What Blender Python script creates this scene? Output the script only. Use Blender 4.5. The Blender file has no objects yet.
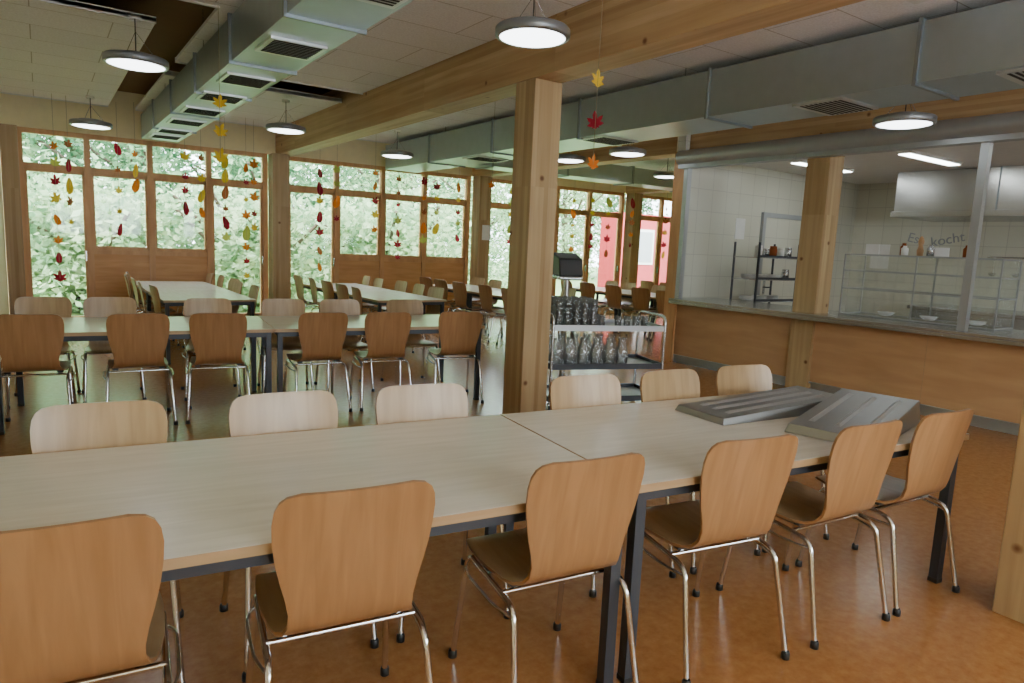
import bpy, math, random
from mathutils import Vector, Matrix
random.seed(4)
R=math.radians
# ------------------------------------------------------------------ materials
def new_mat(name):
    m=bpy.data.materials.new(name); m.use_nodes=True
    nt=m.node_tree; b=nt.nodes["Principled BSDF"]
    return m,nt,b
def plain(name,col,rough=.5,metal=0,emit=0,spec=None):
    m,nt,b=new_mat(name)
    tc=nt.nodes.new("ShaderNodeTexCoord"); no=nt.nodes.new("ShaderNodeTexNoise"); no.inputs["Scale"].default_value=9
    nt.links.new(tc.outputs["Object"],no.inputs["Vector"])
    mx=nt.nodes.new("ShaderNodeMixRGB"); mx.inputs[1].default_value=(*[c*.93 for c in col],1); mx.inputs[2].default_value=(*[min(1,c*1.06) for c in col],1)
    nt.links.new(no.outputs["Fac"],mx.inputs[0]); nt.links.new(mx.outputs[0],b.inputs["Base Color"])
    b.inputs["Roughness"].default_value=rough; b.inputs["Metallic"].default_value=metal
    if emit: 
        b.inputs["Emission Color"].default_value=(*col,1); b.inputs["Emission Strength"].default_value=emit
    return m
def wood(name,c1,c2,scale,rough=.45,bump=.0,c3=None,blotch=.8,layer=None):
    m,nt,b=new_mat(name); L=nt.links.new
    tc=nt.nodes.new("ShaderNodeTexCoord"); mp=nt.nodes.new("ShaderNodeMapping"); mp.inputs["Scale"].default_value=scale
    L(tc.outputs["Object"],mp.inputs["Vector"])
    no=nt.nodes.new("ShaderNodeTexNoise"); no.inputs["Scale"].default_value=1; no.inputs["Detail"].default_value=5; no.inputs["Distortion"].default_value=.6
    L(mp.outputs[0],no.inputs["Vector"])
    rp=nt.nodes.new("ShaderNodeValToRGB"); rp.color_ramp.elements[0].position=.32; rp.color_ramp.elements[1].position=.68
    rp.color_ramp.elements[0].color=(*c1,1); rp.color_ramp.elements[1].color=(*c2,1)
    L(no.outputs["Fac"],rp.inputs[0])
    n2=nt.nodes.new("ShaderNodeTexNoise"); n2.inputs["Scale"].default_value=1.7; L(tc.outputs["Object"],n2.inputs["Vector"])
    mx=nt.nodes.new("ShaderNodeMixRGB"); mx.blend_type='MULTIPLY'; mx.inputs[2].default_value=(blotch,blotch*.95,blotch*.9,1)
    L(n2.outputs["Fac"],mx.inputs[0]); L(rp.outputs[0],mx.inputs[1]); out=mx
    if layer:   # glulam lamellas : cell-wise tone shift
        vm=nt.nodes.new("ShaderNodeMapping"); vm.inputs["Scale"].default_value=layer; L(tc.outputs["Object"],vm.inputs["Vector"])
        fl=nt.nodes.new("ShaderNodeVectorMath"); fl.operation='FLOOR'; L(vm.outputs[0],fl.inputs[0])
        wn=nt.nodes.new("ShaderNodeTexWhiteNoise"); L(fl.outputs[0],wn.inputs["Vector"])
        m3=nt.nodes.new("ShaderNodeMixRGB"); m3.blend_type='MULTIPLY'; m3.inputs[2].default_value=(.78,.71,.62,1)
        L(wn.outputs["Value"],m3.inputs[0]); L(mx.outputs[0],m3.inputs[1]); out=m3
        # knots
        vo=nt.nodes.new("ShaderNodeTexVoronoi"); vo.inputs["Scale"].default_value=3.4; L(tc.outputs["Object"],vo.inputs["Vector"])
        kr=nt.nodes.new("ShaderNodeValToRGB"); kr.color_ramp.elements[0].position=.04; kr.color_ramp.elements[1].position=.10
        kr.color_ramp.elements[0].color=(.35,.2,.1,1); kr.color_ramp.elements[1].color=(1,1,1,1)
        L(vo.outputs["Distance"],kr.inputs[0])
        m4=nt.nodes.new("ShaderNodeMixRGB"); m4.blend_type='MULTIPLY'; m4.inputs[0].default_value=1
        L(m3.outputs[0],m4.inputs[1]); L(kr.outputs[0],m4.inputs[2]); out=m4
    L(out.outputs[0],b.inputs["Base Color"]); b.inputs["Roughness"].default_value=rough
    return m
def glassmat(name,tint=(.95,.98,.97),gl=.1,dif=0):
    m=bpy.data.materials.new(name); m.use_nodes=True; nt=m.node_tree; nt.nodes.clear()
    o=nt.nodes.new("ShaderNodeOutputMaterial"); t=nt.nodes.new("ShaderNodeBsdfTransparent"); t.inputs[0].default_value=(*tint,1)
    g=nt.nodes.new("ShaderNodeBsdfGlossy"); g.inputs["Roughness"].default_value=.03
    fr=nt.nodes.new("ShaderNodeFresnel"); fr.inputs[0].default_value=1.35
    ad=nt.nodes.new("ShaderNodeMath"); ad.operation='ADD'; ad.inputs[1].default_value=gl; nt.links.new(fr.outputs[0],ad.inputs[0])
    mx=nt.nodes.new("ShaderNodeMixShader"); nt.links.new(ad.outputs[0],mx.inputs[0]); nt.links.new(t.outputs[0],mx.inputs[1]); nt.links.new(g.outputs[0],mx.inputs[2])
    out=mx
    if dif:
        d=nt.nodes.new("ShaderNodeBsdfDiffuse"); d.inputs[0].default_value=(.8,.85,.85,1)
        m2=nt.nodes.new("ShaderNodeMixShader"); m2.inputs[0].default_value=dif; nt.links.new(mx.outputs[0],m2.inputs[1]); nt.links.new(d.outputs[0],m2.inputs[2]); out=m2
    nt.links.new(out.outputs[0],o.inputs[0]); return m
def leafmat(name,c1,c2,mixf=.4,sc=1.6):
    m=bpy.data.materials.new(name); m.use_nodes=True; nt=m.node_tree; nt.nodes.clear(); L=nt.links.new
    o=nt.nodes.new("ShaderNodeOutputMaterial"); d=nt.nodes.new("ShaderNodeBsdfDiffuse"); t=nt.nodes.new("ShaderNodeBsdfTranslucent"); mx=nt.nodes.new("ShaderNodeMixShader"); mx.inputs[0].default_value=mixf
    tc=nt.nodes.new("ShaderNodeTexCoord"); n=nt.nodes.new("ShaderNodeTexNoise"); n.inputs["Scale"].default_value=sc; n.inputs["Detail"].default_value=6; L(tc.outputs["Object"],n.inputs["Vector"])
    rp=nt.nodes.new("ShaderNodeValToRGB"); rp.color_ramp.elements[0].position=.35; rp.color_ramp.elements[1].position=.65; rp.color_ramp.elements[0].color=(*c1,1); rp.color_ramp.elements[1].color=(*c2,1)
    L(n.outputs["Fac"],rp.inputs[0]); L(rp.outputs[0],d.inputs[0]); L(rp.outputs[0],t.inputs[0]); L(d.outputs[0],mx.inputs[1]); L(t.outputs[0],mx.inputs[2]); L(mx.outputs[0],o.inputs[0]); return m

M={}
M['beamY']=wood('glulam_beam',(.58,.37,.18),(.74,.53,.30),(14,.7,14),.5,layer=(3.3,.45,22))
M['post']=wood('glulam_post',(.46,.31,.15),(.58,.43,.23),(14,14,.7),.5,layer=(22,22,.5))
M['frame']=wood('window_timber',(.60,.31,.12),(.76,.43,.19),(9,9,1.5),.45)
M['panelw']=wood('timber_panel',(.64,.31,.10),(.76,.41,.16),(1.5,1.5,14),.45)
M['counter']=wood('beech_counter_panel',(.53,.30,.14),(.63,.38,.19),(8,1.2,8),.4)
M['chair']=wood('chair_plywood_lit_face',(.44,.29,.145),(.54,.37,.20),(30,3,3),.30)  # paler front and seat: light from above put into the colour
M['chairb']=wood('chair_plywood_shaded_back',(.33,.165,.065),(.42,.22,.095),(30,3,3),.35)  # darker rear side: shade on the down-tilted back put into the colour
M['table']=wood('table_laminate',(.70,.66,.56),(.78,.74,.64),(3,30,30),.22,blotch=.95)
M['edge']=wood('table_edge',(.42,.27,.13),(.50,.33,.18),(3,30,30),.4)
M['chrome']=plain('chrome',(.75,.75,.75),.15,1)
M['black']=plain('black_plastic',(.02,.02,.02),.4)
M['steelframe']=plain('dark_steel_frame',(.05,.055,.065),.4,.3)
M['duct']=plain('galvanised_duct',(.44,.52,.55),.36,.8)
M['ductdark']=plain('duct_flange',(.30,.35,.37),.4,.7)
M['grille']=plain('grille_metal',(.65,.68,.68),.35,.8)
M['gap']=plain('grille_gap',(.02,.02,.02),.8)
M['steel']=plain('stainless_steel',(.60,.61,.62),.26,.95)
M['traysteel']=plain('tray_steel',(.36,.37,.365),.38,.85)
M['rib']=plain('tray_rib_steel',(.55,.56,.56),.34,.9)
M['alu']=plain('aluminium',(.45,.47,.48),.4,.7)
M['wall']=plain('wall_plaster',(.87,.77,.48),.8)
M['white']=plain('white_paint',(.75,.75,.72),.6)
M['grey']=plain('grey_paint',(.35,.37,.38),.5)
M['darkceil']=plain('dark_ceiling_void',(.24,.13,.06),.9)
M['lampbody']=plain('lamp_housing',(.30,.31,.32),.4,.5)
M['glow']=plain('lamp_diffuser',(.90,.96,1),.5,0,7.5)
M['tube']=plain('fluorescent_diffuser',(.95,1,.95),.5,0,13)
M['paper']=plain('paper',(.8,.8,.78),.7)
M['red']=plain('red_facade',(.42,.03,.04),.6)
M['glass']=glassmat('window_glass',(.97,.98,.98),0)
M['glass2']=glassmat('drinking_glass',(.98,.99,.99),.06,.14)
M['glass3']=glassmat('display_glass',(.955,.975,.97),.05,.035)
M['string']=plain('string',(.3,.25,.15),.8)
M['bark']=plain('bark',(.10,.075,.05),.9)
M['dish']=plain('porcelain',(.8,.8,.78),.3)
for n,c in dict(ly=(.80,.52,.05),lr=(.35,.02,.04),lo=(.75,.20,.03),lb=(.35,.11,.04),lg=(.50,.52,.10)).items():
    M[n]=leafmat('paper_leaf_'+n,c,tuple(k*.9 for k in c),.3,6)
# floor
m,nt,b=new_mat('linoleum_floor'); L=nt.links.new
tc=nt.nodes.new("ShaderNodeTexCoord"); n1=nt.nodes.new("ShaderNodeTexNoise"); n1.inputs["Scale"].default_value=22; n1.inputs["Detail"].default_value=8; n1.inputs["Roughness"].default_value=.7
L(tc.outputs["Object"],n1.inputs["Vector"]); rp=nt.nodes.new("ShaderNodeValToRGB")
rp.color_ramp.elements[0].position=.35; rp.color_ramp.elements[0].color=(.34,.14,.04,1); rp.color_ramp.elements[1].position=.65; rp.color_ramp.elements[1].color=(.43,.20,.07,1)
L(n1.outputs["Fac"],rp.inputs[0]); L(rp.outputs[0],b.inputs["Base Color"]); b.inputs["Roughness"].default_value=.22; M['floor']=m
# acoustic ceiling
m,nt,b=new_mat('wood_wool_panel'); L=nt.links.new
tc=nt.nodes.new("ShaderNodeTexCoord"); n1=nt.nodes.new("ShaderNodeTexNoise"); n1.inputs["Scale"].default_value=60; n1.inputs["Detail"].default_value=6
L(tc.outputs["Object"],n1.inputs["Vector"]); rp=nt.nodes.new("ShaderNodeValToRGB")
rp.color_ramp.elements[0].position=.3; rp.color_ramp.elements[0].color=(.80,.77,.78,1); rp.color_ramp.elements[1].position=.7; rp.color_ramp.elements[1].color=(.94,.92,.93,1)
br=nt.nodes.new("ShaderNodeTexBrick"); br.inputs["Scale"].default_value=1; br.inputs["Mortar Size"].default_value=.005; br.inputs["Brick Width"].default_value=1.2; br.inputs["Row Height"].default_value=.6
br.inputs["Color1"].default_value=(1,1,1,1); br.inputs["Color2"].default_value=(.95,.95,.95,1); br.inputs["Mortar"].default_value=(.6,.55,.5,1)
L(tc.outputs["Object"],br.inputs["Vector"]); mx=nt.nodes.new("ShaderNodeMixRGB"); mx.blend_type='MULTIPLY'; mx.inputs[0].default_value=1
L(n1.outputs["Fac"],rp.inputs[0]); L(rp.outputs[0],mx.inputs[1]); L(br.outputs[0],mx.inputs[2]); L(mx.outputs[0],b.inputs["Base Color"]); b.inputs["Roughness"].default_value=.9; M['acoustic']=m
# tiles
def tiles(name,vertical_axis_swap):
    m,nt,b=new_mat(name); L=nt.links.new
    tc=nt.nodes.new("ShaderNodeTexCoord"); sp=nt.nodes.new("ShaderNodeSeparateXYZ"); cb=nt.nodes.new("ShaderNodeCombineXYZ")
    L(tc.outputs["Object"],sp.inputs[0]); L(sp.outputs[1 if vertical_axis_swap else 0],cb.inputs[0]); L(sp.outputs[2],cb.inputs[1])
    br=nt.nodes.new("ShaderNodeTexBrick"); br.offset=0; br.inputs["Scale"].default_value=1; br.inputs["Brick Width"].default_value=.3; br.inputs["Row Height"].default_value=.3; br.inputs["Mortar Size"].default_value=.004
    br.inputs["Color1"].default_value=(.66,.66,.56,1); br.inputs["Color2"].default_value=(.64,.64,.54,1); br.inputs["Mortar"].default_value=(.50,.49,.43,1)
    L(cb.outputs[0],br.inputs["Vector"]); L(br.outputs[0],b.inputs["Base Color"]); b.inputs["Roughness"].default_value=.25; return m
M['tileX']=tiles('wall_tiles_x',False); M['tileY']=tiles('wall_tiles_y',True)
M['leafA']=leafmat('foliage_green',(.04,.14,.07),(.28,.47,.24)); M['leafB']=leafmat('foliage_yellowgreen',(.15,.30,.15),(.54,.68,.40))
M['grass']=plain('grass',(.18,.28,.10),.9)

# ------------------------------------------------------------------ mesh builder
class MB:
    def __init__(s): s.v=[];s.f=[];s.m=[];s.sm=[];s.mats=[];s.T=Matrix.Identity(4)
    def mi(s,k):
        if k not in s.mats: s.mats.append(k)
        return s.mats.index(k)
    def add(s,vs,fs,k,smooth=False):
        o=len(s.v); s.v+= [tuple(s.T@Vector(v)) for v in vs]
        i=s.mi(k)
        for f in fs: s.f.append([o+a for a in f]); s.m.append(i); s.sm.append(smooth)
    def box(s,x0,x1,y0,y1,z0,z1,k):
        s.add([(x0,y0,z0),(x1,y0,z0),(x1,y1,z0),(x0,y1,z0),(x0,y0,z1),(x1,y0,z1),(x1,y1,z1),(x0,y1,z1)],
              [(0,3,2,1),(4,5,6,7),(0,1,5,4),(1,2,6,5),(2,3,7,6),(3,0,4,7)],k)
    def tube(s,pts,r,k,seg=8,closed=False):
        pts=[Vector(p) for p in pts]; n=len(pts); rings=[]
        up=None
        for i,p in enumerate(pts):
            if closed: t=(pts[(i+1)%n]-pts[i-1])
            else: t=(pts[min(i+1,n-1)]-pts[max(i-1,0)])
            t.normalize()
            if up is None:
                up=Vector((0,0,1)) if abs(t.z)<.9 else Vector((1,0,0))
            a=t.cross(up)
            if a.length<1e-5: a=t.cross(Vector((0,1,0)))
            a.normalize(); b=a.cross(t).normalized(); up=b
            rings.append([p+r*(math.cos(2*math.pi*j/seg)*a+math.sin(2*math.pi*j/seg)*b) for j in range(seg)])
        vs=[q for rg in rings for q in rg]; fs=[]
        for i in range(n if closed else n-1):
            i2=(i+1)%n
            for j in range(seg):
                j2=(j+1)%seg; fs.append((i*seg+j,i*seg+j2,i2*seg+j2,i2*seg+j))
        s.add(vs,fs,k,True)
        if not closed:
            s.add(rings[0],[tuple(range(seg))[::-1]],k); s.add(rings[-1],[tuple(range(seg))],k)
    def lathe(s,prof,c,k,seg=24,smooth=True):
        vs=[];fs=[]
        for r,z in prof:
            for j in range(seg):
                a=2*math.pi*j/seg; vs.append((c[0]+r*math.cos(a),c[1]+r*math.sin(a),c[2]+z))
        for i in range(len(prof)-1):
            for j in range(seg):
                j2=(j+1)%seg; fs.append((i*seg+j,i*seg+j2,(i+1)*seg+j2,(i+1)*seg+j))
        s.add(vs,fs,k,smooth)
    def mesh(s,name):
        me=bpy.data.meshes.new(name); me.from_pydata(s.v,[],s.f)
        for k in s.mats: me.materials.append(M[k])
        me.polygons.foreach_set("material_index",s.m); me.polygons.foreach_set("use_smooth",s.sm); me.update(); return me
    def obj(s,name,loc=(0,0,0),rz=0,bevel=0):
        return place(s.mesh(name),name,loc,rz,bevel)
def place(me,name,loc=(0,0,0),rz=0,bevel=0):
    o=bpy.data.objects.new(name,me); o.location=loc; o.rotation_euler=(0,0,rz); bpy.context.collection.objects.link(o)
    if bevel:
        bm=o.modifiers.new("bevel",'BEVEL'); bm.width=bevel; bm.segments=2; bm.limit_method='ANGLE'; bm.angle_limit=R(50)
    return o
def rnd(pts,rad,n=5):
    pts=[Vector(p) for p in pts]; out=[pts[0]]
    for i in range(1,len(pts)-1):
        a,b,c=pts[i-1],pts[i],pts[i+1]; r=min(rad,(a-b).length*.45,(c-b).length*.45)
        p=b+(a-b).normalized()*r; q=b+(c-b).normalized()*r
        for j in range(n+1):
            t=j/n; out.append((1-t)**2*p+2*t*(1-t)*b+t*t*q)
    out.append(pts[-1]); return out

# ------------------------------------------------------------------ room shell
WY=12.2; XL=-.42; XR=15.6; YB=-3.5; ZC=3.55
b=MB(); b.box(XL-.2,XR+.2,YB-.2,WY+.15,-.2,0,'floor'); b.obj('floor')
b=MB(); b.box(XL-.2,XR+.2,YB-.2,WY+.6,ZC,ZC+.2,'darkceil'); b.obj('ceiling')
b=MB(); b.box(XL-.2,XL,YB-.2,WY+.15,0,ZC,'wall'); b.obj('wall_left')
b=MB(); b.box(XR,XR+.2,YB-.2,WY+.15,0,ZC,'wall'); b.obj('wall_right')
b=MB(); b.box(XL,XR,YB-.2,YB,0,1.3,'wall'); b.box(XL,XR,YB-.2,YB,2.7,ZC,'wall')
b.box(XL,.3,YB-.2,YB,1.3,2.7,'wall'); b.box(3.0,4.1,YB-.2,YB,1.3,2.7,'wall'); b.box(5.8,XR,YB-.2,YB,1.3,2.7,'wall')  # openings in this unseen wall are sized for the fill light they admit
b.obj('wall_front')
b=MB(); b.box(XL,XR,WY,WY+.15,2.87,ZC,'wall'); b.obj('wall_back')
# window groups
groups=[([-.2,.62,1.45,2.3,3.19],[1,0,0,1]),([3.55,4.45,5.34,6.22,7.2],[1,0,0,0]),([7.62,8.6,9.5,10.45,11.45],[1,0,1,1]),([11.85,12.8,13.7,14.6,15.55],[1,1,0,0])]
fw=.035
for gi,(xs,tall) in enumerate(groups):
    b=MB(); y0,y1=WY-.0,WY+.09
    x0,x1=xs[0],xs[-1]
    b.box(x0-.04,x1+.04,y0-.01,y1,2.80,2.87,'frame'); b.box(x0,x1,y0,y1,2.32,2.39,'frame')
    for i,x in enumerate(xs):
        b.box(x-.04,x+.04,y0-.02,y1,0,2.80,'frame')
    for i in range(4):
        a,c=xs[i]+.04,xs[i+1]-.04
        b.box(a,c,y0+.04,y0+.05,2.39,2.80,'glass')
        lo=.10 if tall[i] else 1.17
        b.box(a,c,y0+.01,y1-.01,lo,lo+.06,'frame'); b.box(a,c,y0+.01,y1-.01,2.27,2.32,'frame')
        b.box(a,a+fw,y0+.01,y1-.01,lo,2.32,'frame'); b.box(c-fw,c,y0+.01,y1-.01,lo,2.32,'frame')
        b.box(a+fw,c-fw,y0+.04,y0+.05,lo+.06,2.27,'glass')
        if tall[i]:
            b.box(a,c,y0,y1,0,.1,'frame')
            b.box(c-.03,c-.015,y0-.05,y0-.02,1.0,1.15,'steel')
        else:
            b.box(a,c,y0+.02,y1-.02,0,1.17,'panelw'); b.box(a,c,y0-.01,y1,1.11,1.17,'frame'); b.box(a,c,y0,y1,0,.12,'frame')
    b.obj('window_%d'%(gi+1))
# posts
def post(x,y,w,z1,name='timber_post'):
    b=MB(); h=w/2; b.box(x-h,x+h,y-h,y+h,0,z1,'post'); return b.obj(name,bevel=.006)
post(3.50,4.83,.28,2.86); post(3.53,.96,.28,2.86)
post(3.37,WY-.18,.28,2.86); post(7.41,WY-.18,.28,2.86); post(11.65,WY-.18,.28,2.86); post(XL+.11,WY-.13,.2,2.86)
post(7.32,4.55,.28,2.86)
def beam(x,w,z0,z1,y0=YB+.01,y1=WY-.01):
    b=MB(); b.box(x-w/2,x+w/2,y0,y1,z0,z1,'beamY'); return b.obj('timber_beam',bevel=.006)
beam(3.5,.28,2.862,3.5); beam(7.4,.28,2.862,3.5); beam(11.65,.28,2.862,3.5)
# suspended acoustic rafts
def raft(lst):
    b=MB()
    for xa,xb,ya,yb in lst:
        b.box(xa,xb,ya,yb,3.28,3.31,'acoustic'); e=.02
        b.box(xa,xb,ya,ya+e,3.265,3.32,'white'); b.box(xa,xb,yb-e,yb,3.265,3.32,'white')
    b.obj('ceiling_acoustic_panels')
raft([(XL+.02,.9,6.9,12.0),(XL+.02,1.25,-3.3,6.1),(1.25,3.34,-3.3,8.3),(1.25,3.34,9.0,12.0)])
raft([(3.66,7.24,-3.3,12.0)])
raft([(7.56,11.5,6.8,12.0)]); raft([(11.8,XR-.02,6.8,12.0)])
# ------------------------------------------------------------------ ducts
def duct(x0,x1,z0,z1,y0,y1,step,grilles,name='ventilation_duct'):
    b=MB(); b.box(x0,x1,y0,y1,z0,z1,'duct')
    y=y0
    while y<y1+.01:
        b.box(x0-.02,x1+.02,y-.014,y+.014,z0-.02,z1+.02,'ductdark'); y+=step
    for gy in grilles:
        b.box(x0+.05,x1-.05,gy-.22,gy+.22,z0-.018,z0+.002,'grille')
        for k in range(9):
            yy=gy-.19+k*.042; b.box(x0+.08,x1-.08,yy,yy+.02,z0-.021,z0-.017,'gap')
    yy=y0+.6
    while yy<y1:
        for xx in (x0+.02,x1-.02): b.tube([(xx,yy,z1),(xx,yy,ZC)],.005,'steel',6)
        yy+=2.4
    return b.obj(name)
duct(1.31,1.81,2.86,3.2,-3,11.9,1.5,[3.7,5.25,6.6,7.6,8.6,9.6,10.6,11.3])
duct(5.2,5.85,2.78,3.2,-3,11.8,1.87,[1.9,3.4,6.2,8.9])
b=MB(); b.box(5.9,14.5,9.8,10.3,2.80,3.1,'duct')
for k in range(6): b.box(6.2+k*1.6,6.24+k*1.6,9.78,10.32,2.78,3.12,'ductdark')
b.obj('ventilation_duct')
# ------------------------------------------------------------------ pendant lamps
b=MB(); r=.25
b.lathe([(.0,.085),(.14,.085),(.17,.07),(r-.01,.06),(r,.05),(r,.005),(r-.01,-.003),(r-.03,-.004)],(0,0,0),'lampbody',40)
b.lathe([(r-.03,-.002),(r-.06,-.010),(.001,-.012)],(0,0,0),'glow',40)
for a in range(3):
    an=a*2.094; b.tube([(.15*math.cos(an),.15*math.sin(an),.08),(0,0,.27)],.0025,'steel',5)
b.tube([(0,0,.08),(0,0,.39)],.005,'black',6); b.lathe([(.05,.0),(.05,.03),(.0,.03)],(0,0,.36),'white',16)
lm=b.mesh('pendant_lamp')
for (x,y,z) in [(2.76,3.91,2.88),(.73,6.83,2.88),(2.70,9.3,2.86),(.62,11.0,2.84),(6.35,3.24,2.72),(4.6,10.0,2.80),(6.55,8.2,2.80),(6.6,7.0,2.80),(9.5,9,2.88),(.73,2.0,2.88),(6.5,-.5,2.72)]:
    place(lm,'pendant_lamp',(x,y,z))
# ------------------------------------------------------------------ table
def table_mesh(Lx,W=1.0,H=.735):
    b=MB(); x=Lx/2;y=W/2
    b.box(-x,x,-y,y,H-.026,H,'table')
    e=.003
    b.box(-x-e,x+e,-y-e,-y,H-.028,H-.001,'edge'); b.box(-x-e,x+e,y,y+e,H-.028,H-.001,'edge'); b.box(-x-e,-x,-y,y,H-.028,H-.001,'edge'); b.box(x,x+e,-y,y,H-.028,H-.001,'edge')
    q=.02
    for sx in (-1,1):
        for sy in (-1,1):
            cx=sx*(x-.04); cy=sy*(y-.04); b.box(cx-q,cx+q,cy-q,cy+q,.01,H-.026,'steelframe'); b.box(cx-q-.002,cx+q+.002,cy-q-.002,cy+q+.002,0,.02,'black')
        b.box(sx*(x-.04)-.012,sx*(x-.04)+.012,-y+.06,y-.06,H-.07,H-.027,'steelframe')
    for sy in (-1,1): b.box(-x+.06,x-.06,sy*(y-.04)-.012,sy*(y-.04)+.012,H-.07,H-.027,'steelframe')
    return b.mesh('dining_table')
TR=-R(6.5); ca,sa=math.cos(TR),math.sin(TR)
t195=table_mesh(1.92)
def rowpt(o,u,v): return (o[0]+u*ca-v*sa, o[1]+u*sa+v*ca,0)
O1=(3.51,1.325)   # front right corner of foreground table row
for u in (-.965,-2.895): place(t195,'dining_table',rowpt(O1,u,.5),TR)
O2=(3.49,5.52)
for u in (-.965,-2.895): place(t195,'dining_table',rowpt(O2,u,.5),TR)
# ------------------------------------------------------------------ chair
def chair_mesh():
    b=MB()
    prof=[(.225,.437,.165),(.222,.449,.185),(.205,.456,.20),(.15,.458,.208),(.08,.453,.21),(0,.447,.21),(-.08,.445,.20),(-.13,.451,.19),(-.168,.468,.177),(-.193,.497,.168),(-.207,.535,.167),(-.217,.58,.175),(-.226,.63,.188),(-.236,.69,.201),(-.246,.75,.209),(-.256,.80,.211),(-.263,.835,.206),(-.268,.858,.195),(-.270,.872,.177),(-.271,.879,.143)]
    n=12; th=.011
    P=[]
    for i,(y,z,w) in enumerate(prof):
        bk=min(1,max(0,(z-.46)/.15)) if y<-.15 else 0
        row=[]
        for j in range(n+1):
            t=-1+2*j/n; xx=w*t
            cv=.022*bk*(t*t)*(w/.21)**2 ; dz=.010*(1-bk)*(abs(t)**3) if .0<y<.2 else 0
            row.append(Vector((xx,y+cv,z-dz)))
        P.append(row)
    N=[]
    for i in range(len(P)):
        r_=[]
        for j in range(n+1):
            du=P[i][min(j+1,n)]-P[i][max(j-1,0)]; dv=P[min(i+1,len(P)-1)][j]-P[max(i-1,0)][j]
            r_.append(dv.cross(du).normalized())
        N.append(r_)
    sg=1 if N[5][6].z>0 else -1
    top=[[P[i][j]+sg*N[i][j]*th*.5 for j in range(n+1)] for i in range(len(P))]
    bot=[[P[i][j]-sg*N[i][j]*th*.5 for j in range(n+1)] for i in range(len(P))]
    ff=[];fb=[]
    for i in range(len(P)-1):
        for j in range(n):
            a=i*(n+1)+j; ff.append((a,a+1,a+n+2,a+n+1)); fb.append((a,a+n+1,a+n+2,a+1))
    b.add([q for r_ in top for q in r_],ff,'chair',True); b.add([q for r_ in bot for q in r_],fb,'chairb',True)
    m_=len(P)
    loop=[(0,j) for j in range(n+1)]+[(i,n) for i in range(1,m_)]+[(m_-1,j) for j in range(n-1,-1,-1)]+[(i,0) for i in range(m_-2,0,-1)]
    ev=[top[i][j] for i,j in loop]+[bot[i][j] for i,j in loop]; q=len(loop)
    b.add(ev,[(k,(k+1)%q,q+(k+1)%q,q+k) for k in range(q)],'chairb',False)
    rr=.0105
    for s in (-1,1):
        b.tube(rnd([(s*.235,-.265,.01),(s*.212,-.185,.40),(s*.205,.17,.425),(s*.225,.235,.01)],.05),rr,'chrome',8)
        b.tube(rnd([(s*.213,-.19,.37),(s*.24,-.10,.375),(s*.24,.10,.385),(s*.212,.17,.37)],.05),.006,'chrome',6)
        for (fx,fy) in ((s*.235,-.265),(s*.225,.235)): b.lathe([(.0,0),(.016,0),(.016,.022),(.012,.03)],(fx,fy,0),'black',10)
        for fy in (-.09,.12): b.box(s*.16-.02,s*.16+.02,fy-.012,fy+.012,.425,.445,'black')
    b.tube([(-.21,.13,.423),(.21,.13,.423)],.009,'chrome',8); b.tube([(-.21,-.10,.412),(.21,-.10,.412)],.009,'chrome',8)
    b.tube([(-.16,.13,.423),(-.16,-.10,.42)],.007,'chrome',6); b.tube([(.16,.13,.423),(.16,-.10,.42)],.007,'chrome',6)
    return b.mesh('dining_chair')
cm=chair_mesh()
def chair(bx,by,rz):   # bx,by = where top of backrest is
    ox=bx-(.27*math.sin(rz)); oy=by+.27*math.cos(rz)
    place(cm,'dining_chair',(ox,oy,0),rz)
for x,y,d in [(-.01,1.65,0),(.64,1.565,-1),(1.35,1.48,0),(2.03,1.395,-3),(2.66,1.32,2),(3.21,1.28,2)]: chair(x,y,TR+R(d))
for x,y,d in [(.155,2.81,0),(.78,2.73,2),(1.36,2.66,-2),(2.21,2.56,0),(2.75,2.50,3),(3.31,2.45,-2)]: chair(x,y,math.pi+TR+R(d))
for x,d in [(-.10,0),(.58,3),(1.13,-3),(1.95,4),(2.51,-2),(3.2,-8)]: chair(x,5.435+.115*(3.49-x),TR+R(d))
for x,y,d in [(.0,7.3,0),(.5,7.22,4),(1.3,7.05,0),(1.98,6.93,-4),(2.52,6.82,0),(3.22,6.75,3)]: chair(x,y,math.pi+TR+R(d))
# far tables, lengthwise
t165=table_mesh(1.65)
def longtable(xc,y0,nt_,nch,seed,w=.5):
    rg=random.Random(seed)
    for i in range(nt_): place(t165,'dining_table',(xc,y0+.83+i*1.66,0),math.pi/2)
    Ltot=nt_*1.66
    for i in range(nch):
        yy=y0+.35+i*(Ltot-.6)/(nch-1)
        chair(xc-w-.06-rg.random()*.12,yy+rg.uniform(-.05,.05),-math.pi/2+R(rg.uniform(-7,7)))
        chair(xc+w+.06+rg.random()*.12,yy+rg.uniform(-.05,.05),math.pi/2+R(rg.uniform(-7,7)))
longtable(1.6,8.45,2,5,1); longtable(4.05,8.2,2,5,2); longtable(6.3,8.1,2,5,3); longtable(9.2,7.6,2,5,5); longtable(11.6,7.8,2,5,7)
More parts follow.
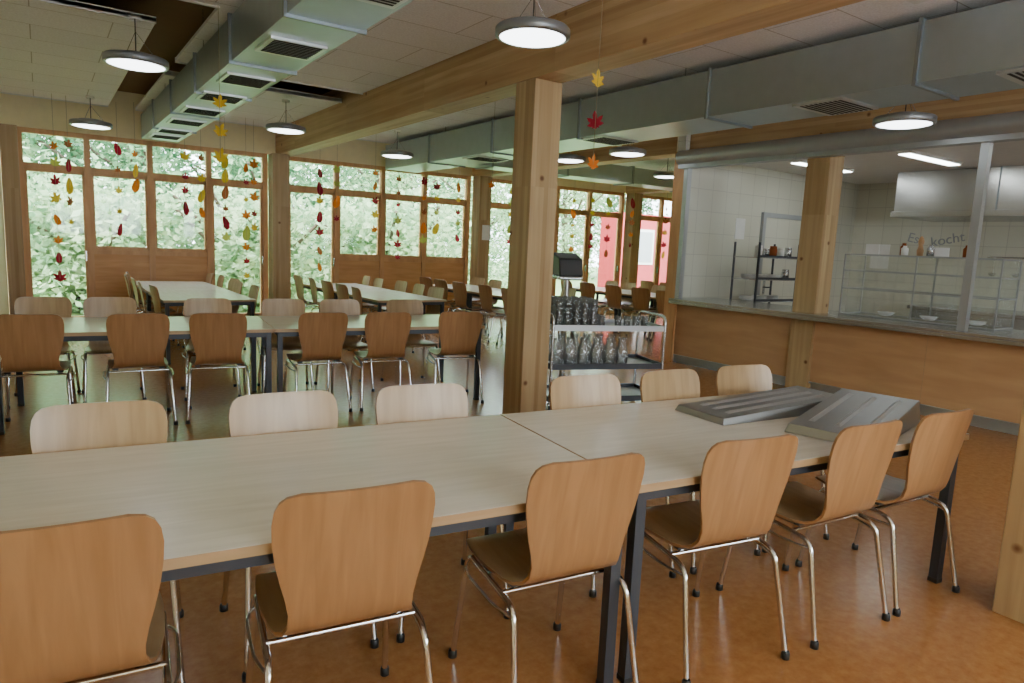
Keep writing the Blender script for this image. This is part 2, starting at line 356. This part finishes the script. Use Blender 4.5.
# ------------------------------------------------------------------ stainless serving trays on the table
def tray(xc,yc,rz,L_,W_,h0,h1):
    b=MB(); x=L_/2;y=W_/2;i=.012
    b.add([(-x,-y,0),(x,-y,0),(x,y,0),(-x,y,0),(-x+i,-y+i,h0),(x-i,-y+i,h1),(x-i,y-i,h1),(-x+i,y-i,h0)],[(0,3,2,1),(4,5,6,7),(0,1,5,4),(1,2,6,5),(2,3,7,6),(3,0,4,7)],'traysteel')
    sl=(h1-h0)/(L_-2*i)
    for k in range(3):
        yy=-y+.08+k*(W_-.16)/2
        xa,xb=-x+.10,x-.10; za=h0+sl*(xa+x-i);zb=h0+sl*(xb+x-i)
        b.add([(xa,yy-.014,za),(xb,yy-.014,zb),(xb,yy+.014,zb),(xa,yy+.014,za),(xa+.02,yy,za+.011),(xb-.02,yy,zb+.011)],[(0,1,5,4),(1,2,5),(2,3,4,5),(3,0,4)],'rib')
    b.obj('serving_tray',(xc,yc,.736),rz,bevel=.003)
tray(2.98,2.05,R(-5),.90,.32,.03,.07); tray(3.10,1.64,R(13),.74,.38,.04,.11)
# ------------------------------------------------------------------ trolley
TP=(4.30,4.80)
def trolley():
    b=MB(); x=.55;y=.27
    for sx in (-1,1):
        b.tube(rnd([(sx*x,-y,.10),(sx*x,-y,.92),(sx*x,y,.92),(sx*x,y,.10)],.08),.013,'steel',8)
        for sy in (-1,1):
            b.tube([(sx*x-.012,sy*y,.055),(sx*x+.012,sy*y,.055)],.055,'black',16); b.box(sx*x-.02,sx*x+.02,sy*y-.02,sy*y+.02,.055,.12,'steel')
    for z in (.15,.45,.80):
        b.box(-x,x,-y,y,z-.012,z,'traysteel')
        for yy in (-y,y): b.box(-x,x,yy-.006,yy+.006,z-.02,z+.03,'alu' if z>.5 else 'steelframe')
        for xx in (-x,x): b.box(xx-.006,xx+.006,-y,y,z-.02,z+.03,'alu' if z>.5 else 'steelframe')
    b.obj('serving_trolley',(*TP,0),R(-18))
    g=MB()
    def gl(cx,cy,z,r,h): g.lathe([(0,0),(r*.8,0),(r,h),(r*.93,h),(r*.74,.01),(0,.01)],(cx,cy,z),'glass2',12)
    for i in range(6):
        for j in range(3):
            cx=-.47+i*.085; cy=-.17+j*.14
            for k in range(3 if i<5 else 1): gl(cx,cy,.80+k*.075,.034,.11)
    for i in range(4): gl(.15+i*.09,-.1,.80,.036,.1)
    g.obj('drinking_glasses',(*TP,0.001),R(-18))
    c=MB()
    for z in (.451,):
        for i in range(6):
            for j in range(2):
                c.lathe([(0,0),(.052,0),(.058,.03),(.055,.14),(.034,.19),(.032,.22),(.045,.25),(.040,.25),(.028,.21),(.05,.13),(.048,.01),(0,.01)],(-.45+i*.13,-.12+j*.24,z),'glass2',14)
    c.obj('water_carafes',(*TP,0.001),R(-18))
trolley()
b=MB()   # drink dispenser on slim stand
b.box(-.16,.16,-.14,.14,0,.03,'steelframe'); b.tube([(0,0,.03),(0,0,1.18)],.03,'steel',12); b.box(-.13,.13,-.14,.12,1.18,1.22,'steel')
b.add([(-.13,-.14,1.22),(.13,-.14,1.22),(.13,.12,1.22),(-.13,.12,1.22),(-.13,-.10,1.40),(.13,-.10,1.40),(.13,.12,1.46),(-.13,.12,1.46)],[(0,3,2,1),(4,5,6,7),(0,1,5,4),(1,2,6,5),(2,3,7,6),(3,0,4,7)],'black')
b.obj('drink_dispenser',(4.55,5.62,0.0),R(-20),bevel=.02)
# ------------------------------------------------------------------ serving counter + kitchen
KX=7.22; KY=6.5
b=MB()
for ya,yb in ((YB+.02,4.405),(4.695,KY-.01)):
    b.box(KX,KX+.05,ya,yb,.10,.86,'counter'); b.box(KX+.03,KX+.05,ya,yb,0,.1,'alu'); b.box(KX-.02,KX+.0,ya,yb,.095,.115,'alu')
for y in (3.2,.8,-1.6): b.box(KX-.002,KX+.001,y-.002,y+.002,.1,.86,'edge')
b.obj('serving_counter')
b=MB(); b.box(6.98,7.17,YB+.02,KY-.08,.87,.90,'steel'); b.box(7.17,7.95,YB+.02,4.40,.87,.90,'steel'); b.box(7.17,7.95,4.70,KY-.08,.87,.90,'steel'); b.box(6.98,7.0,YB+.02,KY-.08,.83,.87,'steel'); b.box(7.47,7.95,4.4,4.7,.87,.9,'steel')
b.box(7.5,7.95,YB+.02,KY-.08,.0,.86,'white')
b.obj('counter_worktop',bevel=.004)
b=MB(); b.box(7.18,XR,KY,KY+.14,0,ZC,'tileX'); b.obj('wall_partition')
b=MB(); b.box(7.17,XR,KY+.14,KY+.15,0,ZC,'wall'); b.box(7.15,7.18,KY-.06,KY+.15,0,2.86,'frame'); b.obj('trim_partition')
b=MB(); b.box(11.5,11.65,YB,KY,0,2.86,'tileY'); b.obj('wall_kitchen')
b=MB(); b.box(7.55,11.5,YB,KY,2.80,2.86,'white'); b.obj('ceiling_kitchen')
b=MB(); b.tube([(7.07,YB+.02,2.76),(7.07,KY-.02,2.76)],.095,'alu',20); b.box(7.04,7.17,YB+.02,KY-.02,2.62,2.68,'alu'); b.obj('roller_shutter')
b=MB()
for y in (KY-.12,2.87,-.5): b.box(7.09,7.165,y-.035,y+.035,.9,2.62,'alu')
b.obj('trim_serving_hatch')
for y0 in (5.6,4.2,2.4,.9):
    b=MB(); b.box(8.3,9.6,y0-.08,y0+.08,2.765,2.8,'white'); b.box(8.32,9.58,y0-.065,y0+.065,2.755,2.766,'tube'); b.obj('ceiling_light')
b=MB(); dx=9.0
b.box(dx-.07,dx,KY-.05,KY-.001,0,2.17,'grey'); b.box(dx+.9,dx+.97,KY-.05,KY-.001,0,2.17,'grey'); b.box(dx,dx+.9,KY-.05,KY-.001,2.1,2.17,'grey')
b.box(dx,dx+.9,KY-.035,KY-.002,0,2.1,'tileX'); b.tube([(dx+.1,KY-.035,1.05),(dx+.1,KY-.08,1.05),(dx+.22,KY-.08,1.05)],.011,'black',8); b.box(dx+.07,dx+.13,KY-.04,KY-.035,.95,1.15,'steel')
b.obj('door_1')
b=MB()
for sx in (0,.9):
    for sy in (0,.4): b.tube([(8.0+sx,5.8+sy,0),(8.0+sx,5.8+sy,1.7)],.016,'steelframe',8)
for z in (.3,.6,.9,1.2,1.5): b.box(7.99,8.91,5.79,6.21,z-.012,z,'steel'); b.box(7.99,8.91,5.785,5.795,z,z+.03,'steelframe')
b.obj('shelf_rack')
b=MB()
for i in range(3):
    for z in (1.201,.901):
        for s in range(4): b.lathe([(0,0),(.06,0),(.11,.02),(.105,.022),(.06,.006),(0,.006)],(8.15+i*.28,6.05,z+s*.012),'dish',18)
b.obj('plate_stacks')
b=MB()
for i,(x,z,k,h) in enumerate(((8.12,1.501,'dish',.16),(8.28,1.501,'steel',.12),(8.45,1.501,'lb',.16),(8.62,1.501,'dish',.14),(8.8,1.501,'steel',.15),(8.78,1.201,'steel',.14))):
    b.lathe([(0,0),(.05,0),(.052,h*.75),(.045,h*.8),(.047,h*.82),(.047,h),(0,h)],(x,5.9,z),k,16)
b.obj('storage_jars')
b=MB(); b.box(10.2,11.49,2.7,5.2,2.24,2.79,'steel'); b.box(10.17,11.49,2.67,5.23,2.16,2.24,'steel'); b.box(10.18,10.2,3.9,3.91,2.24,2.79,'ductdark'); b.obj('extractor_hood',bevel=.004)
b=MB(); b.box(10.5,11.48,.2,5.0,.85,.9,'steel'); b.box(10.55,11.48,.25,4.95,.0,.85,'steel'); b.obj('kitchen_cooker',bevel=.004)
# utensil rail
b=MB(); b.tube([(11.44,4.4,1.65),(11.44,2.9,1.65)],.01,'steel',8)
for i in range(5):
    y=4.3-i*.3; b.tube([(11.43,y,1.65),(11.43,y,1.42)],.006,'steel',6)
    b.lathe([(0,-.03),(.04,-.01),(.05,.02),(.045,.02),(0,-.02)],(11.40,y,1.40),'steel',12)
b.obj('utensil_rail')
# display case
def quad(b,p,k): b.add(p,[(0,1,2,3)],k)
b=MB(); x0,x1,y0,y1,z0,z1=7.5,7.93,2.75,4.3,.902,1.58
for x in (x0,x1):
    for y in (y0,(y0+y1)/2,y1): b.box(x-.007,x+.007,y-.007,y+.007,z0,z1,'alu')
for z in (z0+.01,1.2,1.4,z1):
    quad(b,[(x0,y0,z),(x1,y0,z),(x1,y1,z),(x0,y1,z)],'glass3')
    b.box(x0-.008,x0+.005,y0,y1,z-.008,z+.006,'alu'); b.box(x1-.005,x1+.008,y0,y1,z-.008,z+.006,'alu'); b.box(x0,x1,y0-.005,y0+.008,z-.008,z+.006,'alu'); b.box(x0,x1,y1-.008,y1+.005,z-.008,z+.006,'alu')
quad(b,[(x0,y0,z0),(x0,y1,z0),(x0,y1,z1),(x0,y0,z1)],'glass3'); quad(b,[(x0,y0,z0),(x1,y0,z0),(x1,y0,z1),(x0,y0,z1)],'glass3'); quad(b,[(x0,y1,z0),(x1,y1,z0),(x1,y1,z1),(x0,y1,z1)],'glass3'); quad(b,[(x1,y0,z0),(x1,y1,z0),(x1,y1,z1),(x1,y0,z1)],'glass3')
b.obj('glass_display_case')
b=MB()
for i in range(3):
    b.lathe([(0,0),(.05,0),(.09,.04),(.085,.04),(.045,.006),(0,.006)],(7.7,2.98+i*.45,.921),'dish',18)
b.obj('dish_bowls')
b=MB(); b.lathe([(0,0),(.03,0),(.035,.05),(.022,.1),(.03,.15),(.02,.19),(0,.21)],(7.7,3.6,1.589),'counter',14); b.obj('pepper_mill')
b=MB()
for (x,y,h,k) in ((7.62,3.72,.10,'dish'),(7.72,3.78,.13,'lb'),(7.6,3.45,.11,'steel'),(7.7,3.15,.12,'lb'),(7.62,3.05,.09,'steel')):
    b.lathe([(0,0),(.035,0),(.037,h*.7),(.02,h*.85),(.02,h),(0,h)],(x,y,1.589),k,14)
b.obj('condiment_jars')
b=MB(); b.box(7.63,7.64,4.0,4.15,1.589,1.70,'paper'); b.box(7.66,7.67,3.3,3.5,1.589,1.68,'paper'); b.obj('menu_cards')
b=MB(); b.box(8.35,8.56,KY-.008,KY-.002,1.75,2.05,'paper'); b.box(11.488,11.496,5.85,6.15,1.4,1.8,'paper'); b.obj('wall_notices')
for txt,y,z,rr_ in (("Es",5.60,1.86,-12),("kocht",5.22,1.78,12)):
    c=bpy.data.curves.new('wall_lettering','FONT'); c.body=txt; c.size=.21; c.extrude=.004; c.materials.append(M['grey'])
    o=bpy.data.objects.new('wall_lettering',c); o.location=(11.49,y,z); o.rotation_mode='QUATERNION'
    o.rotation_quaternion=(Matrix.Rotation(R(-90),4,'Z')@Matrix.Rotation(R(90),4,'X')@Matrix.Rotation(R(rr_),4,'Z')).to_quaternion(); bpy.context.collection.objects.link(o)
b=MB(); b.box(4.55,4.95,2.35,2.55,3.24,3.279,'white'); b.obj('ceiling_vent_plate')
# ------------------------------------------------------------------ leaf garlands
def maple():
    pts=[]; tips=[(90,1),(40,.85),(140,.85),(-5,.7),(185,.7),(-50,.45),(230,.45)]
    tips.sort()
    for i,(a,r_) in enumerate(tips):
        a0=tips[i-1][0]-(360 if i==0 else 0)
        am=(a+a0)/2; pts.append((.42*math.cos(R(am)),.42*math.sin(R(am))))
        for da,k in ((-14,.72),(0,1),(14,.72)): pts.append((r_*k*math.cos(R(a+da)),r_*k*math.sin(R(a+da))))
    return pts
def oval(): return [(.5*math.sin(t)*(1-.25*math.cos(t)),math.cos(t)) for t in [2*math.pi*i/16 for i in range(16)]]
MP=maple(); OV=oval()
def garland(x,y,ztop,leaves,seed=0,pm=.7):
    rg=random.Random(seed); b=MB(); zl=min(l[0] for l in leaves)
    b.tube([(x,y,ztop),(x,y,zl)],.002,'string',5)
    for z,s,k in leaves:
        shp=MP if rg.random()<pm else OV; an=rg.uniform(-.7,.7); tl=rg.uniform(-.4,.4)
        vs=[]
        for px,pz in shp:
            q=Vector((px*s*math.cos(tl)-pz*s*math.sin(tl),0,px*s*math.sin(tl)+pz*s*math.cos(tl))); vs.append(q)
        rot=Matrix.Rotation(-.35+an,3,'Z'); vs=[rot@q for q in vs]
        c0=Vector((x,y,z)); n=len(vs)
        b.add([c0+q for q in vs]+[c0],[(i,(i+1)%n,n) for i in range(n)],k)
    b.obj('leaf_garland')
garland(3.0,3.5,3.27,[(2.57,.085,'ly'),(2.31,.085,'lr'),(2.05,.075,'lo')],6,1)
garland(1.22,6.0,3.27,[(2.52,.08,'ly'),(2.30,.08,'ly'),(2.10,.09,'ly')],3,1)
cols=['ly','lr','lo','lb','lo','lg','ly','lo','lr']
rg=random.Random(9)
for x,n in ((.2,8),(.36,5),(.95,5),(1.15,3),(1.85,4),(2.0,4),(2.4,6),(2.65,8),(2.8,5),(3.85,7),(4.1,4),(4.7,5),(5.4,7),(5.65,5),(6.1,4),(6.5,5),(7.6,5),(8.2,5),(9.4,6),(9.7,5),(10.0,5),(10.8,5),(12.1,5),(12.6,5),(13.2,4)):
    z=2.62-.12*rg.random(); lv=[]
    for i in range(n):
        lv.append((z,rg.uniform(.07,.12),rg.choice(cols))); z-=rg.uniform(.2,.30)
    garland(x,WY-.55-rg.random()*.6,3.26,lv,rg.random())
garland(4.45,7.0,3.27,[(2.2,.07,'lo')],5)
b=MB(); b.box(7.35,7.55,WY-.345,WY-.335,1.6,1.9,'paper'); b.obj('notice_sheet')
# ------------------------------------------------------------------ outdoors
b=MB(); b.box(-30,45,WY+.6,60,-.35,-.15,'grass'); b.obj('ground')
def treemesh(seed,mat,n=9000,h=7,r0=2.8):
    rg=random.Random(seed); b=MB()
    b.tube([(0,0,-.2),(.1,0,h*.25),(0,.1,h*.5),(.1,0,h*.85)],.13,'bark',8)
    for i in range(7):
        a=rg.uniform(0,6.28); z=rg.uniform(.25,.65)*h
        b.tube([(0,0,z),(math.cos(a)*r0*.4,math.sin(a)*r0*.4,z+.5),(math.cos(a)*r0*.8,math.sin(a)*r0*.8,z+1.3)],.04,'bark',5)
    cl=[(rg.gauss(0,r0*.42),rg.gauss(0,r0*.42),h*rg.uniform(.05,.95)) for _ in range(70)]
    vs=[];fs=[]
    for i in range(n):
        c=cl[i%70]; p=Vector((c[0]+rg.gauss(0,.38),c[1]+rg.gauss(0,.38),max(-.1,c[2]+rg.gauss(0,.38))))
        s=rg.uniform(.06,.13); u=Vector((rg.gauss(0,1),rg.gauss(0,1),rg.gauss(0,.6))).normalized(); w=u.cross(Vector((rg.gauss(0,1),rg.gauss(0,1),rg.gauss(0,1)))).normalized()
        o=len(vs); vs+=[p-u*s,p-w*s*.55,p+u*s,p+w*s*.55]; fs.append((o,o+1,o+2,o+3))
    b.add(vs,fs,mat); return b.mesh('tree')
ta=treemesh(1,'leafA',10000); tb=treemesh(2,'leafB',8000); tcn=treemesh(3,'leafB',8000,2.4,2.0)
rg=random.Random(5)
for i,(x,y,s,mm) in enumerate([(-5,21,1,ta),(-1.5,20.5,.9,tb),(2.2,21,1,ta),(5.8,21.5,.95,ta),(-4,27,1.4,tb),(1,28,1.4,ta),(6,27,1.2,tb),(9.5,22,.9,tb),(13,27,1.1,ta),(14,22.5,.8,tb),(19,32,1.2,ta),(24,30,1.2,tb),(30,32,1.3,ta),(9,34,1.3,ta),(-10,30,1.4,ta),(15,35,1.5,ta)]):
    o=place(mm,'tree',(x,y,-.15),rg.uniform(0,6)); o.scale=(s,s,s)
for x,y in [(-3,16.4),(0.6,16.3),(4,16.6),(7.5,17)]:
    place(tcn,'shrub',(x,y,-.15),rg.uniform(0,6))
b=MB(); b.box(18.6,30,20,21,-.15,3.0,'red')
for i in range(5): b.box(19.2+i*2.3,20.6+i*2.3,19.96,20,1,2.4,'white'); b.box(19.3+i*2.3,20.5+i*2.3,19.94,19.97,1.1,2.3,'grey')
b.obj('red_building')
# ------------------------------------------------------------------ light
w=bpy.data.worlds.new('World'); bpy.context.scene.world=w; w.use_nodes=True; nt=w.node_tree
bg=nt.nodes['Background']; bg.inputs[0].default_value=(.82,.92,1,1); bg.inputs[1].default_value=18.0
sun=bpy.data.lights.new('sun','SUN'); sun.energy=9; sun.angle=R(3); sun.color=(1,.96,.9)
so=bpy.data.objects.new('sun',sun); bpy.context.collection.objects.link(so)
so.rotation_euler=Vector((.75,.9,-1.25)).to_track_quat('-Z','Y').to_euler()
# ------------------------------------------------------------------ camera
Yc=Vector((-472,116,-683)).normalized(); Xc=Vector((1001,51,-683)); Xc=(Xc-Yc*Xc.dot(Yc)).normalized(); Zc=Xc.cross(Yc)
cam=bpy.data.cameras.new('camera'); cam.lens=24.01; cam.sensor_width=36; cam.clip_start=.05
co=bpy.data.objects.new('camera',cam); bpy.context.collection.objects.link(co)
co.matrix_world=Matrix(((Xc.x,Xc.y,Xc.z,0),(Yc.x,Yc.y,Yc.z,0),(Zc.x,Zc.y,Zc.z,1.5),(0,0,0,1)))
bpy.context.scene.camera=co
